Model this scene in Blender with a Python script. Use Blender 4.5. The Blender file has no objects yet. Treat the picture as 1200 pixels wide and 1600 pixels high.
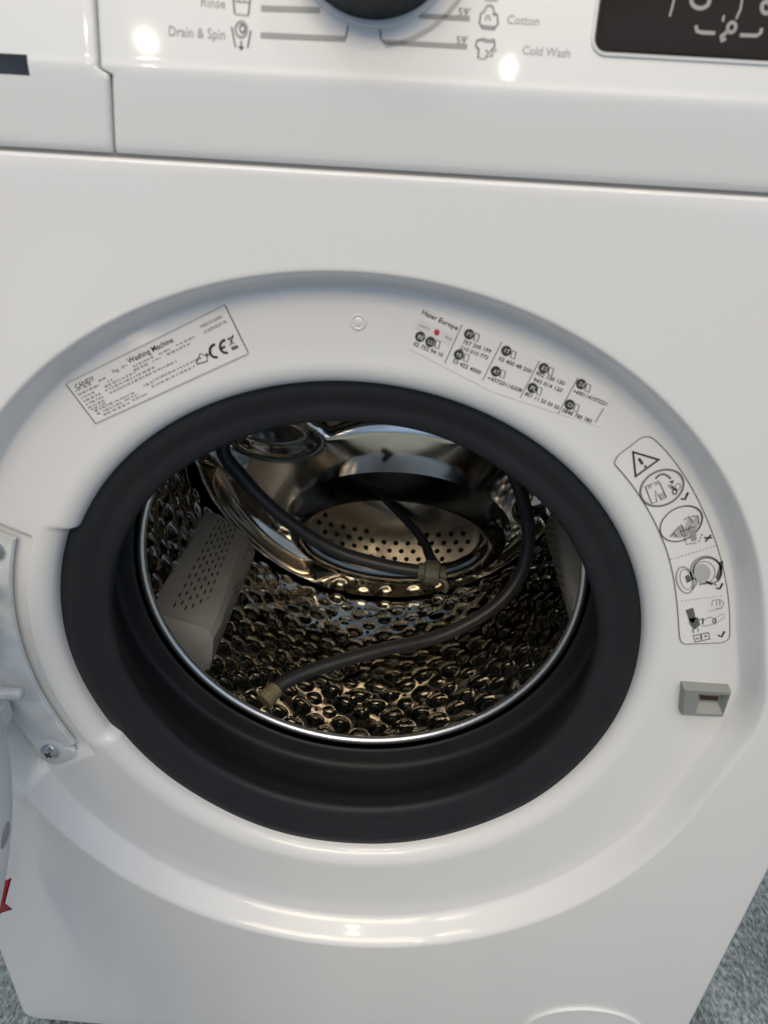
import bpy, bmesh, math, random
import numpy as np
from mathutils import Vector, Matrix, Euler
random.seed(7)
rng = np.random.default_rng(7)
R = math.radians
SC = bpy.context.scene
COL = SC.collection
Z0 = 0.462                     # porthole centre above the floor
XC = -0.007                    # porthole axis, machine spans x = -0.298 .. 0.298, front face y = 0

# ------------------------------------------------------------------ camera
CAM_LOC = Vector((0.019288, -0.326191, 0.305225))       # relative to the porthole centre
CAM_ROT = Euler((1.060908, -0.051616, 0.055501), 'XYZ')
FOCAL = 1100.0 / 1200.0
cam = bpy.data.cameras.new('camera')
cam.sensor_fit = 'HORIZONTAL'; cam.sensor_width = 36.0; cam.lens = 36.0 * FOCAL
cam.clip_start = 0.01; cam.clip_end = 200
cam_o = bpy.data.objects.new('camera', cam)
cam_o.location = CAM_LOC + Vector((0, 0, Z0)); cam_o.rotation_euler = CAM_ROT
cam.dof.use_dof = True; cam.dof.focus_distance = 0.56; cam.dof.aperture_fstop = 15.0
COL.objects.link(cam_o); SC.camera = cam_o

# ------------------------------------------------------------------ light
world = bpy.data.worlds.new('World'); SC.world = world; world.use_nodes = True
wn = world.node_tree.nodes; wl = world.node_tree.links
for n in list(wn): wn.remove(n)
w_out = wn.new('ShaderNodeOutputWorld'); w_bg = wn.new('ShaderNodeBackground')
w_tc = wn.new('ShaderNodeTexCoord'); w_sep = wn.new('ShaderNodeSeparateXYZ')
w_map = wn.new('ShaderNodeMapRange'); w_ramp = wn.new('ShaderNodeValToRGB')
w_map.inputs['From Min'].default_value = -1; w_map.inputs['From Max'].default_value = 1
el = w_ramp.color_ramp.elements
el[0].position = 0.0; el[0].color = (0.24, 0.27, 0.31, 1)
el[1].position = 1.0; el[1].color = (0.66, 0.76, 0.86, 1)
for pos, c in ((0.40, (0.19, 0.30, 0.52, 1)), (0.52, (0.23, 0.34, 0.56, 1)), (0.72, (0.36, 0.46, 0.62, 1))):
    e = el.new(pos); e.color = c
wl.new(w_tc.outputs['Generated'], w_sep.inputs[0]); wl.new(w_sep.outputs['Z'], w_map.inputs['Value'])
wl.new(w_map.outputs[0], w_ramp.inputs[0])
w_nz = wn.new('ShaderNodeTexNoise'); w_nz.inputs['Scale'].default_value = 3.2; w_nz.inputs['Detail'].default_value = 3.0
w_mr = wn.new('ShaderNodeMapRange'); w_mr.inputs['From Min'].default_value = 0.38; w_mr.inputs['From Max'].default_value = 0.62
w_mr.inputs['To Min'].default_value = 0.45; w_mr.inputs['To Max'].default_value = 1.55
w_mul = wn.new('ShaderNodeVectorMath'); w_mul.operation = 'SCALE'
wl.new(w_tc.outputs['Generated'], w_nz.inputs['Vector']); wl.new(w_nz.outputs['Fac'], w_mr.inputs['Value'])
wl.new(w_ramp.outputs[0], w_mul.inputs[0]); wl.new(w_mr.outputs[0], w_mul.inputs['Scale'])
wl.new(w_mul.outputs[0], w_bg.inputs['Color'])
w_bg.inputs['Strength'].default_value = 0.84
wl.new(w_bg.outputs[0], w_out.inputs[0])

def spot_lamp(name, loc, power, radius, color):
    l = bpy.data.lights.new(name, 'POINT'); l.energy = power; l.shadow_soft_size = radius; l.color = color
    o = bpy.data.objects.new(name, l); o.location = loc; COL.objects.link(o); return o
def area_lamp(name, loc, target, power, sx, sy, color):
    l = bpy.data.lights.new(name, 'AREA'); l.shape = 'RECTANGLE'; l.size = sx; l.size_y = sy; l.energy = power; l.color = color
    o = bpy.data.objects.new(name, l); o.location = loc
    o.rotation_euler = (Vector(target) - Vector(loc)).to_track_quat('-Z', 'Y').to_euler(); COL.objects.link(o); return o
WARM = (1.0, 0.90, 0.72)
spot_lamp('showroom_spot_lamp', (-1.15, -2.75, 2.12), 9, 0.021, WARM)
spot_lamp('showroom_spot_lamp', (0.35, -3.0, 2.22), 5, 0.015, WARM)
area_lamp('ceiling_panel_lamp', (-0.45, -0.75, 2.55), (0, -0.1, 0.4), 7, 0.7, 0.7, (0.95, 0.97, 0.96))
area_lamp('warm_fill_light', (-0.1, -2.6, 2.85), (0, 0, 0.1), 60, 2.8, 0.9, (1.0, 0.80, 0.56))  # added unseen fill light, warms and brightens the front
for lx, ly, lz in ((-1.9, -2.3, 2.9), (1.7, -1.5, 2.9), (-0.35, -1.7, 2.95), (0.75, -0.95, 2.9), (-1.0, -0.9, 2.9), (0.1, -2.4, 3.0), (1.3, -2.9, 2.8)):
    area_lamp('small_ceiling_lamp', (lx, ly, lz), (0, 0, 0.4), 2.6, 0.07, 0.05, WARM)

SC.view_settings.view_transform = 'Standard'; SC.view_settings.look = 'None'
SC.view_settings.exposure = 0.02; SC.view_settings.gamma = 1.0
SC.view_settings.use_curve_mapping = False

# ------------------------------------------------------------------ materials
def mat(name, color, rough=0.4, metal=0.0, spec=0.5, coat=0.0, vary=0.0, vscale=30.0, bump=0.0, bscale=200.0,
        trans=0.0, rvary=0.0, color2=None, coat_r=0.05):
    m = bpy.data.materials.new(name); m.use_nodes = True
    nt = m.node_tree; b = nt.nodes['Principled BSDF']
    b.inputs['Base Color'].default_value = (*color, 1); b.inputs['Roughness'].default_value = rough
    b.inputs['Metallic'].default_value = metal; b.inputs['Specular IOR Level'].default_value = spec
    b.inputs['Coat Weight'].default_value = coat; b.inputs['Coat Roughness'].default_value = coat_r
    b.inputs['Transmission Weight'].default_value = trans
    tc = nt.nodes.new('ShaderNodeTexCoord')
    if vary or color2 or rvary:
        nz = nt.nodes.new('ShaderNodeTexNoise'); nz.inputs['Scale'].default_value = vscale; nz.inputs['Detail'].default_value = 6
        nt.links.new(tc.outputs['Object'], nz.inputs['Vector'])
        if vary or color2:
            mx = nt.nodes.new('ShaderNodeMix'); mx.data_type = 'RGBA'
            c2 = color2 or tuple(c * (1 - vary) for c in color)
            mx.inputs[6].default_value = (*color, 1); mx.inputs[7].default_value = (*c2, 1)
            cr = nt.nodes.new('ShaderNodeMapRange'); cr.inputs['From Min'].default_value = 0.35; cr.inputs['From Max'].default_value = 0.65
            nt.links.new(nz.outputs['Fac'], cr.inputs['Value']); nt.links.new(cr.outputs[0], mx.inputs[0])
            nt.links.new(mx.outputs[2], b.inputs['Base Color'])
        if rvary:
            rr = nt.nodes.new('ShaderNodeMapRange'); rr.inputs['From Min'].default_value = 0.3; rr.inputs['From Max'].default_value = 0.7
            rr.inputs['To Min'].default_value = max(0.02, rough - rvary); rr.inputs['To Max'].default_value = rough + rvary
            nt.links.new(nz.outputs['Fac'], rr.inputs['Value']); nt.links.new(rr.outputs[0], b.inputs['Roughness'])
    if bump:
        n2 = nt.nodes.new('ShaderNodeTexNoise'); n2.inputs['Scale'].default_value = bscale; n2.inputs['Detail'].default_value = 4
        bp = nt.nodes.new('ShaderNodeBump'); bp.inputs['Strength'].default_value = bump; bp.inputs['Distance'].default_value = 0.001
        nt.links.new(tc.outputs['Object'], n2.inputs['Vector']); nt.links.new(n2.outputs['Fac'], bp.inputs['Height'])
        nt.links.new(bp.outputs[0], b.inputs['Normal'])
    return m
M = {}
M['enamel'] = mat('white_enamel', (0.74, 0.74, 0.735), 0.36, coat=0.7, coat_r=0.11, bump=0.02, bscale=350)
M['plastic'] = mat('white_plastic', (0.72, 0.73, 0.73), 0.34, coat=0.6, bump=0.02, bscale=500)
M['door_white'] = mat('door_white_plastic', (0.74, 0.76, 0.78), 0.35, vary=0.03, bump=0.05)
M['rubber'] = mat('gasket_rubber', (0.0125, 0.0140, 0.0170), 0.52, spec=0.28, color2=(0.015, 0.0165, 0.0195), vscale=25, bump=0.12, bscale=420, rvary=0.08)
M['steel'] = mat('drum_steel', (0.40, 0.39, 0.35), 0.09, metal=1.0, vary=0.15, vscale=30, rvary=0.02)
M['polished'] = mat('polished_steel', (0.76, 0.70, 0.60), 0.10, metal=1.0, rvary=0.04, vscale=18)
M['steel_plate'] = mat('hub_plate_steel', (0.66, 0.59, 0.50), 0.20, metal=1.0, vary=0.2, vscale=60, rvary=0.06)
M['boss'] = mat('hub_boss_steel_dark_reflection', (0.20, 0.185, 0.16), 0.12, metal=1.0, rvary=0.04, vscale=20)  # base colour darkened to carry the dark reflection seen on the boss
M['rim'] = mat('rim_steel', (0.86, 0.86, 0.84), 0.36, metal=1.0)
M['galv'] = mat('galvanised_steel', (0.74, 0.77, 0.78), 0.42, metal=0.15, vary=0.2, vscale=60, bump=0.1, bscale=300)
M['screw'] = mat('screw_steel', (0.55, 0.55, 0.54), 0.22, metal=1.0)
M['rust'] = mat('rusty_recess', (0.035, 0.020, 0.014), 0.8)
M['lifter'] = mat('lifter_grey_plastic', (0.44, 0.425, 0.385), 0.5, vary=0.08, vscale=40, bump=0.15, bscale=500)
M['hole'] = mat('dark_hole', (0.006, 0.006, 0.006), 0.8, spec=0.1)
M['hose'] = mat('hose_rubber', (0.034, 0.035, 0.036), 0.42, vary=0.2, vscale=60, bump=0.15, bscale=400)
M['fitting'] = mat('fitting_olive_plastic', (0.15, 0.145, 0.105), 0.55, vary=0.3, vscale=90)
M['brass'] = mat('fitting_tan_plastic', (0.22, 0.19, 0.115), 0.5, vary=0.25, vscale=120)
M['sticker'] = mat('sticker_paper', (0.76, 0.755, 0.745), 0.42, vary=0.02, vscale=50)
M['ink'] = mat('ink_black', (0.035, 0.035, 0.037), 0.5)
M['ink_mid'] = mat('ink_dark_grey', (0.11, 0.11, 0.11), 0.5)
M['ink_grey'] = mat('ink_grey', (0.30, 0.31, 0.31), 0.45)
M['ink_pale'] = mat('ink_pale_grey', (0.44, 0.44, 0.435), 0.45)
M['ink_white'] = mat('ink_white', (0.68, 0.68, 0.67), 0.45)
M['ink_red'] = mat('ink_red', (0.45, 0.03, 0.04), 0.45)
M['ink_blue'] = mat('ink_blue', (0.10, 0.13, 0.42), 0.45)
M['latch'] = mat('latch_grey_plastic', (0.235, 0.25, 0.235), 0.45, vary=0.06, vscale=60, bump=0.1, bscale=500)
M['grip'] = mat('grip_grey_plastic', (0.30, 0.31, 0.31), 0.5, vary=0.1)
M['knob'] = mat('knob_black_plastic', (0.012, 0.012, 0.012), 0.45, spec=0.25, bump=0.06, bscale=500)
M['chrome'] = mat('knob_ring_grey', (0.48, 0.50, 0.51), 0.25, metal=0.8)
M['glass'] = mat('display_glass', (0.026, 0.019, 0.012), 0.08, spec=0.28, rvary=0.02)
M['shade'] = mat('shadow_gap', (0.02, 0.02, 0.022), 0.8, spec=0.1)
M['seam'] = mat('seam_grey', (0.22, 0.225, 0.225), 0.7, spec=0.2)
M['plinth'] = mat('plinth_black', (0.016, 0.016, 0.018), 0.6, bump=0.1)
M['red'] = mat('red_film', (0.50, 0.015, 0.02), 0.3, vary=0.1)
M['bowl'] = mat('door_glass', (0.75, 0.80, 0.80), 0.03, trans=1.0)

# ------------------------------------------------------------------ mesh helpers
ROOT = None
def link(name, me, m, parent, smooth=True, sharp=None):
    o = bpy.data.objects.new(name, me); COL.objects.link(o)
    if m is not None:
        for mm in (m if isinstance(m, (list, tuple)) else [m]): me.materials.append(M[mm])
    if smooth:
        me.polygons.foreach_set('use_smooth', [True] * len(me.polygons))
        if sharp: me.set_sharp_from_angle(angle=R(sharp))
    if parent is not None: o.parent = parent
    return o
def grid(name, P, m, parent, wrap=False, mask=None, flip=False, sharp=None, smooth=True):
    """P: (rows, cols, 3) points -> one quad sheet"""
    a, b = P.shape[:2]; nb = b if wrap else b - 1
    i, j = np.meshgrid(np.arange(a - 1), np.arange(nb), indexing='ij')
    q = np.stack([i * b + j, i * b + (j + 1) % b, (i + 1) * b + (j + 1) % b, (i + 1) * b + j], -1).reshape(-1, 4)
    if mask is not None: q = q[mask.reshape(-1)]
    if flip: q = q[:, ::-1]
    me = bpy.data.meshes.new(name)
    me.from_pydata(P.reshape(-1, 3).tolist(), [], q.tolist()); me.update()
    return link(name, me, m, parent, smooth, sharp)
def revolve(name, prof, m, parent, n=200, centre=(XC, 0.0), sharp=None, flip=False):
    """prof: list of (r, y); turned about the porthole axis"""
    t = np.linspace(0, 2 * np.pi, n, endpoint=False); prof = np.array(prof)
    P = np.stack([centre[0] + prof[:, :1] * np.cos(t), np.repeat(prof[:, 1:2], n, 1), centre[1] + prof[:, :1] * np.sin(t)], -1)
    return grid(name, P, m, parent, wrap=True, sharp=sharp, flip=flip)
def smooth_prof(pts, k=6):
    """Catmull-Rom through the points"""
    p = np.array(pts, float); out = []
    for i in range(len(p) - 1):
        p0 = p[max(i - 1, 0)]; p1 = p[i]; p2 = p[i + 1]; p3 = p[min(i + 2, len(p) - 1)]
        for s in np.linspace(0, 1, k, endpoint=False):
            out.append(0.5 * ((2 * p1) + (p2 - p0) * s + (2 * p0 - 5 * p1 + 4 * p2 - p3) * s * s + (3 * p1 - p0 - 3 * p2 + p3) * s ** 3))
    out.append(p[-1]); return np.array(out)
def sstep(a, b, x):
    t = np.clip((x - a) / (b - a), 0, 1); return t * t * (3 - 2 * t)
def bm_obj(name, bm, m, parent, smooth=False, sharp=30, bevel=0.0, seg=2):
    if bevel:
        bmesh.ops.bevel(bm, geom=list(bm.edges), offset=bevel, segments=seg, affect='EDGES', profile=0.6)
    bmesh.ops.recalc_face_normals(bm, faces=bm.faces)
    me = bpy.data.meshes.new(name); bm.to_mesh(me); bm.free()
    return link(name, me, m, parent, smooth or bevel > 0, sharp)
def bm_box(bm, x0, x1, y0, y1, z0, z1):
    v = [bm.verts.new((x, y, z)) for x in (x0, x1) for y in (y0, y1) for z in (z0, z1)]
    for f in ((0, 1, 3, 2), (4, 6, 7, 5), (0, 4, 5, 1), (2, 3, 7, 6), (0, 2, 6, 4), (1, 5, 7, 3)):
        bm.faces.new([v[k] for k in f])
def tube_mesh(path, rad, n=20, cap=True):
    p = np.array(path, float); k = len(p); rad = np.broadcast_to(rad, (k,))
    tan = np.gradient(p, axis=0); tan /= np.linalg.norm(tan, axis=1)[:, None]
    up = np.array([0.1, 0.9, 0.3]); nrm = np.cross(tan[0], up); nrm /= np.linalg.norm(nrm); rows = []
    t = np.linspace(0, 2 * np.pi, n, endpoint=False)
    for i in range(k):
        nrm = nrm - tan[i] * (nrm @ tan[i]); nrm /= np.linalg.norm(nrm); bn = np.cross(tan[i], nrm)
        rows.append(p[i] + rad[i] * (np.cos(t)[:, None] * nrm + np.sin(t)[:, None] * bn))
    P = np.array(rows)
    if cap:
        P = np.concatenate([np.repeat(p[:1], n, 0)[None], P, np.repeat(p[-1:], n, 0)[None]])
    return P

# pixel of the photograph -> point on a plane y = y0 + (z - z0) * slope (porthole-centred metres): used to measure things off the photo
_rm = np.array(CAM_ROT.to_matrix()); _cl = np.array(CAM_LOC)
def at(px, py, y0=0.0, z0=0.0, slope=0.0):
    d = _rm @ np.array([(px - 600) / (1200 * FOCAL), -(py - 800) / (1200 * FOCAL), -1.0])
    t = (y0 + (_cl[2] - z0) * slope - _cl[1]) / (d[1] - slope * d[2])
    return _cl + d * t

# flat print collected per ink, laid on a plane
class Print:
    def __init__(self, y0, z0=0.0, slope=0.0, lift=0.00025):
        self.pl = (y0, z0, slope); self.n = np.array([0, -1, slope]); self.n /= np.linalg.norm(self.n)
        self.lift = lift; self.d = {}
    def w(self, p, k=1.0): return at(p[0], p[1], *self.pl) + self.n * self.lift * k
    def _add(self, ink, V, F):
        v, f = self.d.setdefault(ink, ([], [])); o = len(v)
        v.extend([tuple(x) for x in V]); f.extend([tuple(o + i for i in g) for g in F])
    def poly(self, ink, pts, k=1.0):
        self._add(ink, [self.w(p, k) for p in pts], [tuple(range(len(pts)))])
    def line(self, ink, pts, wd=0.0008, closed=False, k=1.0, w3=None):
        P = [self.w(p, k) for p in pts] if w3 is None else [np.array(p) + self.n * self.lift * k for p in w3]
        if closed: P = P + [P[0]]
        P = np.array(P); tan = np.gradient(P, axis=0)
        if closed: tan[0] = tan[-1] = P[1] - P[-2]
        tan /= np.linalg.norm(tan, axis=1)[:, None] + 1e-12
        s = np.cross(tan, self.n); s /= np.linalg.norm(s, axis=1)[:, None] + 1e-12
        V = np.concatenate([P + s * wd / 2, P - s * wd / 2]); m = len(P)
        self._add(ink, V, [(i, i + 1, m + i + 1, m + i) for i in range(m - 1)])
    def dashed(self, ink, a, b, n, wd=0.0008, duty=0.55):
        a = np.array(a, float); b = np.array(b, float)
        for i in range(n):
            self.line(ink, [a + (b - a) * i / n, a + (b - a) * (i + duty) / n], wd)
    def ellipse(self, ink, c, rx, ry, rot=0, wd=0.0008, fill=False, a0=0, a1=360, n=40, k=1.0):
        t = np.radians(np.linspace(a0, a1, n)); cr, sr = math.cos(R(rot)), math.sin(R(rot))
        pts = [(c[0] + rx * math.cos(u) * cr - ry * math.sin(u) * sr, c[1] + rx * math.cos(u) * sr + ry * math.sin(u) * cr) for u in t]
        if fill: self.poly(ink, pts[:-1], k)
        else: self.line(ink, pts, wd, k=k)
    def text(self, ink, s, p0, p1, h, k=1.0, bold=0.0, fit=True):
        """baseline from pixel p0 to p1, cap height h pixels"""
        a = self.w(p0, k); b = self.w(p1, k); u = b - a; L = np.linalg.norm(u); u /= L
        v = np.cross(self.n, u); v = v if v[2] > 0 else -v
        perp = (p0[0] + h * 0.3 * (p1[1] - p0[1]) / max(1, abs(p1[0] - p0[0])), p0[1] - h)
        H = abs((self.w(perp, k) - a) @ v)
        cu = bpy.data.curves.new('lettering', 'FONT'); cu.body = s; cu.offset = bold; cu.resolution_u = 2; cu.size = 1
        ob = bpy.data.objects.new('lettering', cu); me = bpy.data.meshes.new_from_object(ob)
        V = np.array([q.co for q in me.vertices])
        if len(V):
            sx = L / max(1e-6, V[:, 0].max() - min(0, V[:, 0].min())); sy = H / 0.70
            if not fit: sx = sy
            W = a + V[:, :1] * sx * u + V[:, 1:2] * sy * v
            self._add(ink, W, [tuple(f.vertices) for f in me.polygons])
        bpy.data.objects.remove(ob); bpy.data.meshes.remove(me)
    def build(self, parent, names):
        for ink, (v, f) in self.d.items():
            me = bpy.data.meshes.new(names); me.from_pydata(v, [], f); me.update()
            bm = bmesh.new(); bm.from_mesh(me)
            for fc in bm.faces:
                if fc.normal.y > 0: fc.normal_flip()
            bm.to_mesh(me); bm.free()
            link(names, me, ink, parent, smooth=False)['kind'] = 'stuff'

# ------------------------------------------------------------------ floor
def floor_mat():
    m = bpy.data.materials.new('blue_grey_carpet'); m.use_nodes = True; nt = m.node_tree; b = nt.nodes['Principled BSDF']
    b.inputs['Roughness'].default_value = 0.95; b.inputs['Specular IOR Level'].default_value = 0.15
    tc = nt.nodes.new('ShaderNodeTexCoord')
    mp = nt.nodes.new('ShaderNodeMapping'); mp.inputs['Scale'].default_value = (1.0, 0.55, 1)
    mp.inputs['Rotation'].default_value = (0, 0, R(25))
    nz = nt.nodes.new('ShaderNodeTexNoise'); nz.inputs['Scale'].default_value = 260; nz.inputs['Detail'].default_value = 5; nz.inputs['Roughness'].default_value = 0.65
    n2 = nt.nodes.new('ShaderNodeTexNoise'); n2.inputs['Scale'].default_value = 14; n2.inputs['Detail'].default_value = 3
    r = nt.nodes.new('ShaderNodeValToRGB'); e = r.color_ramp.elements
    e[0].position = 0.36; e[0].color = (0.11, 0.13, 0.135, 1); e[1].position = 0.66; e[1].color = (0.46, 0.50, 0.50, 1)
    q = e.new(0.5); q.color = (0.24, 0.275, 0.28, 1)
    mx = nt.nodes.new('ShaderNodeMath'); mx.operation = 'MULTIPLY_ADD'; mx.inputs[1].default_value = 0.35; 
    sb = nt.nodes.new('ShaderNodeMath'); sb.operation = 'SUBTRACT'; sb.inputs[1].default_value = 0.5
    nt.links.new(tc.outputs['Object'], mp.inputs[0]); nt.links.new(mp.outputs[0], nz.inputs['Vector']); nt.links.new(mp.outputs[0], n2.inputs['Vector'])
    nt.links.new(n2.outputs['Fac'], sb.inputs[0]); nt.links.new(sb.outputs[0], mx.inputs[0]); nt.links.new(nz.outputs['Fac'], mx.inputs[2])
    nt.links.new(mx.outputs[0], r.inputs[0]); nt.links.new(r.outputs[0], b.inputs['Base Color'])
    bp = nt.nodes.new('ShaderNodeBump'); bp.inputs['Strength'].default_value = 0.9; bp.inputs['Distance'].default_value = 0.004
    nt.links.new(nz.outputs['Fac'], bp.inputs['Height']); nt.links.new(bp.outputs[0], b.inputs['Normal'])
    return m
M['carpet'] = floor_mat()
bm = bmesh.new()
for v in ((-6, -6), (6, -6), (6, 6), (-6, 6)): bm.verts.new((v[0], v[1], 0))
bm.faces.new(bm.verts)
fl = bm_obj('floor', bm, 'carpet', None); fl['kind'] = 'structure'

# ------------------------------------------------------------------ washing machine
ROOT = bpy.data.objects.new('washing_machine', None); COL.objects.link(ROOT); ROOT.location = (0, 0, Z0)
ROOT.empty_display_size = 0.1
ROOT['label'] = 'white front-loading washing machine with its round door open and dark rubber gasket'
ROOT['category'] = 'washing machine'

# carcass behind the front
bm = bmesh.new(); bm_box(bm, -0.2975, -0.285, 0.022, 0.55, -0.43, 0.415); bm_obj('side_panel', bm, 'enamel', ROOT, bevel=0.003)
bm = bmesh.new(); bm_box(bm, 0.285, 0.2975, 0.022, 0.55, -0.43, 0.415); bm_obj('side_panel', bm, 'enamel', ROOT, bevel=0.003)
bm = bmesh.new(); bm_box(bm, -0.283, 0.283, 0.53, 0.548, -0.43, 0.412); bm_obj('back_panel', bm, 'galv', ROOT)
bm = bmesh.new(); bm_box(bm, -0.298, 0.298, 0.034, 0.552, 0.4165, 0.432); bm_obj('top_panel', bm, 'enamel', ROOT, bevel=0.004)
bm = bmesh.new(); bm_box(bm, -0.28, 0.28, 0.03, 0.5, -0.452, -0.434); bm_obj('plinth', bm, 'plinth', ROOT)
for sx in (-0.24, 0.24):
    for sy in (0.07, 0.48):
        f = revolve('foot', [(0.0, 0.002), (0.022, 0.002), (0.024, 0.0), (0.024, -0.006), (0.010, -0.009), (0.010, -0.012), (0, -0.012)], 'plinth', ROOT, n=24, centre=(0, 0), sharp=40)
        f.rotation_euler = (R(-90), 0, 0); f.location = (sx, sy, -0.4535)

# ---- front panel: one sheet from the hole lip to the outer edge
def r_hole(th):
    d = np.degrees(th) % 360
    w = sstep(153.0, 155.0, d) * (1 - sstep(206.0, 209.5, d))
    return 0.1845 + 0.0055 * w + 0.0085 * np.clip(-np.sin(th), 0, 1) ** 3
def r_wall(th):
    s = np.clip(-np.sin(th), 0, 1)
    return 0.2455 + 0.0375 * s ** 1.30 + 0.010 * np.exp(-((np.degrees(th) + 181) % 360 - 180) ** 2 / 90.0)
FL_Y = 0.018
def rrect(th, hx0, hx1, z0, z1, rad):
    """distance from (XC,0) to a rounded rectangle along th (bisection)"""
    cx, cz = (hx0 + hx1) / 2, (z0 + z1) / 2; ex, ez = (hx1 - hx0) / 2 - rad, (z1 - z0) / 2 - rad
    lo = np.zeros_like(th); hi = np.full_like(th, 1.0)
    for _ in range(50):
        mid = (lo + hi) / 2; x = np.abs(XC + mid * np.cos(th) - cx) - ex; z = np.abs(mid * np.sin(th) - cz) - ez
        d = np.hypot(np.maximum(x, 0), np.maximum(z, 0)) + np.minimum(np.maximum(x, z), 0) - rad
        lo = np.where(d < 0, mid, lo); hi = np.where(d < 0, hi, mid)
    return lo
th = np.linspace(0, 2 * np.pi, 900, endpoint=False)
cors = [math.atan2(z, x - XC) % (2 * np.pi) for x in (-0.291, 0.291) for z in (-0.439, 0.2755)]
th = np.sort(np.concatenate([th] + [np.linspace(c - 0.03, c + 0.03, 25) for c in cors]))
rh, ro = r_hole(th), r_wall(th); wl_ = 0.0110 + 0.0045 * np.clip(-np.sin(th), 0, 1); ri = ro - wl_
rows = []
def add_ring(r, y): rows.append(np.stack([XC + r * np.cos(th), np.broadcast_to(y, th.shape), r * np.sin(th)], -1))
def hinge_w(r):
    d = np.degrees(th) % 360
    return sstep(157.0, 159.0, d) * (1 - sstep(207.0, 210.0, d)) * sstep(0.2045, 0.2065, r) * (1 - sstep(0.252, 0.262, r))
add_ring(rh + 0.003, 0.046); add_ring(rh, 0.042); add_ring(rh - 0.0005, 0.034)
for s in np.linspace(0, 1, 10):
    u = s * math.pi / 2
    add_ring(rh + 0.013 * (1 - math.cos(u)), FL_Y + 0.011 * (1 - math.sin(u)))
for s in np.linspace(0.02, 1, 44):
    r = (rh + 0.013) + (ri - rh - 0.013) * s; add_ring(r, FL_Y + 0.006 * hinge_w(r))
for s in np.linspace(0.06, 1, 16):
    r = ri + wl_ * s; y = FL_Y * (1 - sstep(0, 1, s)); w = hinge_w(r); add_ring(r, y * (1 - w) + (FL_Y + 0.006) * w)
for s in np.linspace(0.1, 1, 10):
    r = ro + 0.016 * s; w = hinge_w(r); add_ring(r, (FL_Y + 0.006) * w)
rin = rrect(th, -0.294, 0.294, -0.442, 0.2833, 0.010)
for s in np.linspace(0.12, 1, 9): add_ring(ro + 0.016 + (rin - ro - 0.016) * s, 0.0)
for k in range(1, 7):
    u = k / 6 * math.pi / 2; e = 0.0035 * math.sin(u)
    add_ring(rrect(th, -0.294 - e, 0.294 + e, -0.442 - e, 0.2833 + 0.45 * e, 0.010 + e), 0.0035 * (1 - math.cos(u)))
ro2 = rrect(th, -0.2975, 0.2975, -0.4455, 0.2849, 0.0165); add_ring(ro2, 0.0205)
grid('front_panel', np.array(rows), 'enamel', ROOT, wrap=True, flip=True)
bm = bmesh.new(); bm_box(bm, -0.29, 0.29, 0.0032, 0.012, 0.2800, 0.2878); bm_obj('seam_gasket', bm, 'seam', ROOT)

# small moulded mark above the porthole
PF = Print(FL_Y)
c = at(560, 503, FL_Y)
o = revolve('moulded_plug', [(0, -0.0007), (0.0022, -0.0007), (0.0028, 0.0), (0.0031, -0.0009), (0.0037, -0.0009), (0.0042, 0.0002)], 'enamel', ROOT, n=28, centre=(c[0], c[2]), flip=True)
o.location = (0, FL_Y, 0)

# pump filter flap in the lower right corner
t = np.linspace(0, 2 * np.pi, 96, endpoint=False)
fp = [(0.0, -0.0004), (0.8, -0.0006), (0.90, -0.0006), (0.915, 0.0009), (0.93, 0.0009), (0.94, -0.0022), (0.985, -0.0022), (1.0, 0.0004)]
P = np.stack([np.stack([0.212 + 0.055 * a * np.cos(t), np.full_like(t, b), -0.388 + 0.047 * a * np.sin(t)], -1) for a, b in fp])
grid('filter_flap', P, 'enamel', ROOT, wrap=True, flip=True, sharp=40)

# ---- control panel and detergent drawer share one moulded section
TILT = math.tan(R(11)); ZB = 0.3200; YB = -0.0008
prof = [(0.016, 0.2862), (0.004, 0.2862), (0.0022, 0.2866), (0.0012, 0.2876), (0.0006, 0.2894), (0.0003, 0.2925), (0.0000, 0.2965), (-0.0004, 0.3010), (-0.0008, 0.3060),
        (-0.0011, 0.3100), (-0.00125, 0.3128), (-0.0014, 0.3150), (-0.0014, 0.3168), (-0.0013, 0.3180), (-0.00108, 0.3190), (YB, ZB)]
prof += [(YB + (z - ZB) * TILT, z) for z in (0.3215, 0.326, 0.335, 0.345, 0.36, 0.38, 0.40, 0.410)]
prof += [(YB + 0.092 * TILT + 0.004, 0.4145), (0.033, 0.4155)]
prof = np.array(prof)
def split_x(z): return -0.1136 if z > 0.3160 else -0.1092 - 0.0036 * (0.316 - z) / 0.03
# right part
xs = np.concatenate([[0.0], np.linspace(0.0, 1.0, 40)])
Pr = []
for y, z in prof:
    x0 = split_x(z) + 0.0006
    row = [(x0 + 0.001, y + 0.010, z), (x0, y + 0.0012, z), (x0 + 0.0008, y + 0.0002, z)] + [(x0 + 0.002 + (0.291 - x0) * s, y, z) for s in np.linspace(0, 1, 40)] + [(0.2955, y + 0.0012, z), (0.2975, y + 0.006, z), (0.2975, 0.033, z)]
    Pr.append(row)
grid('control_panel', np.array(Pr), 'plastic', ROOT, flip=False)
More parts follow.
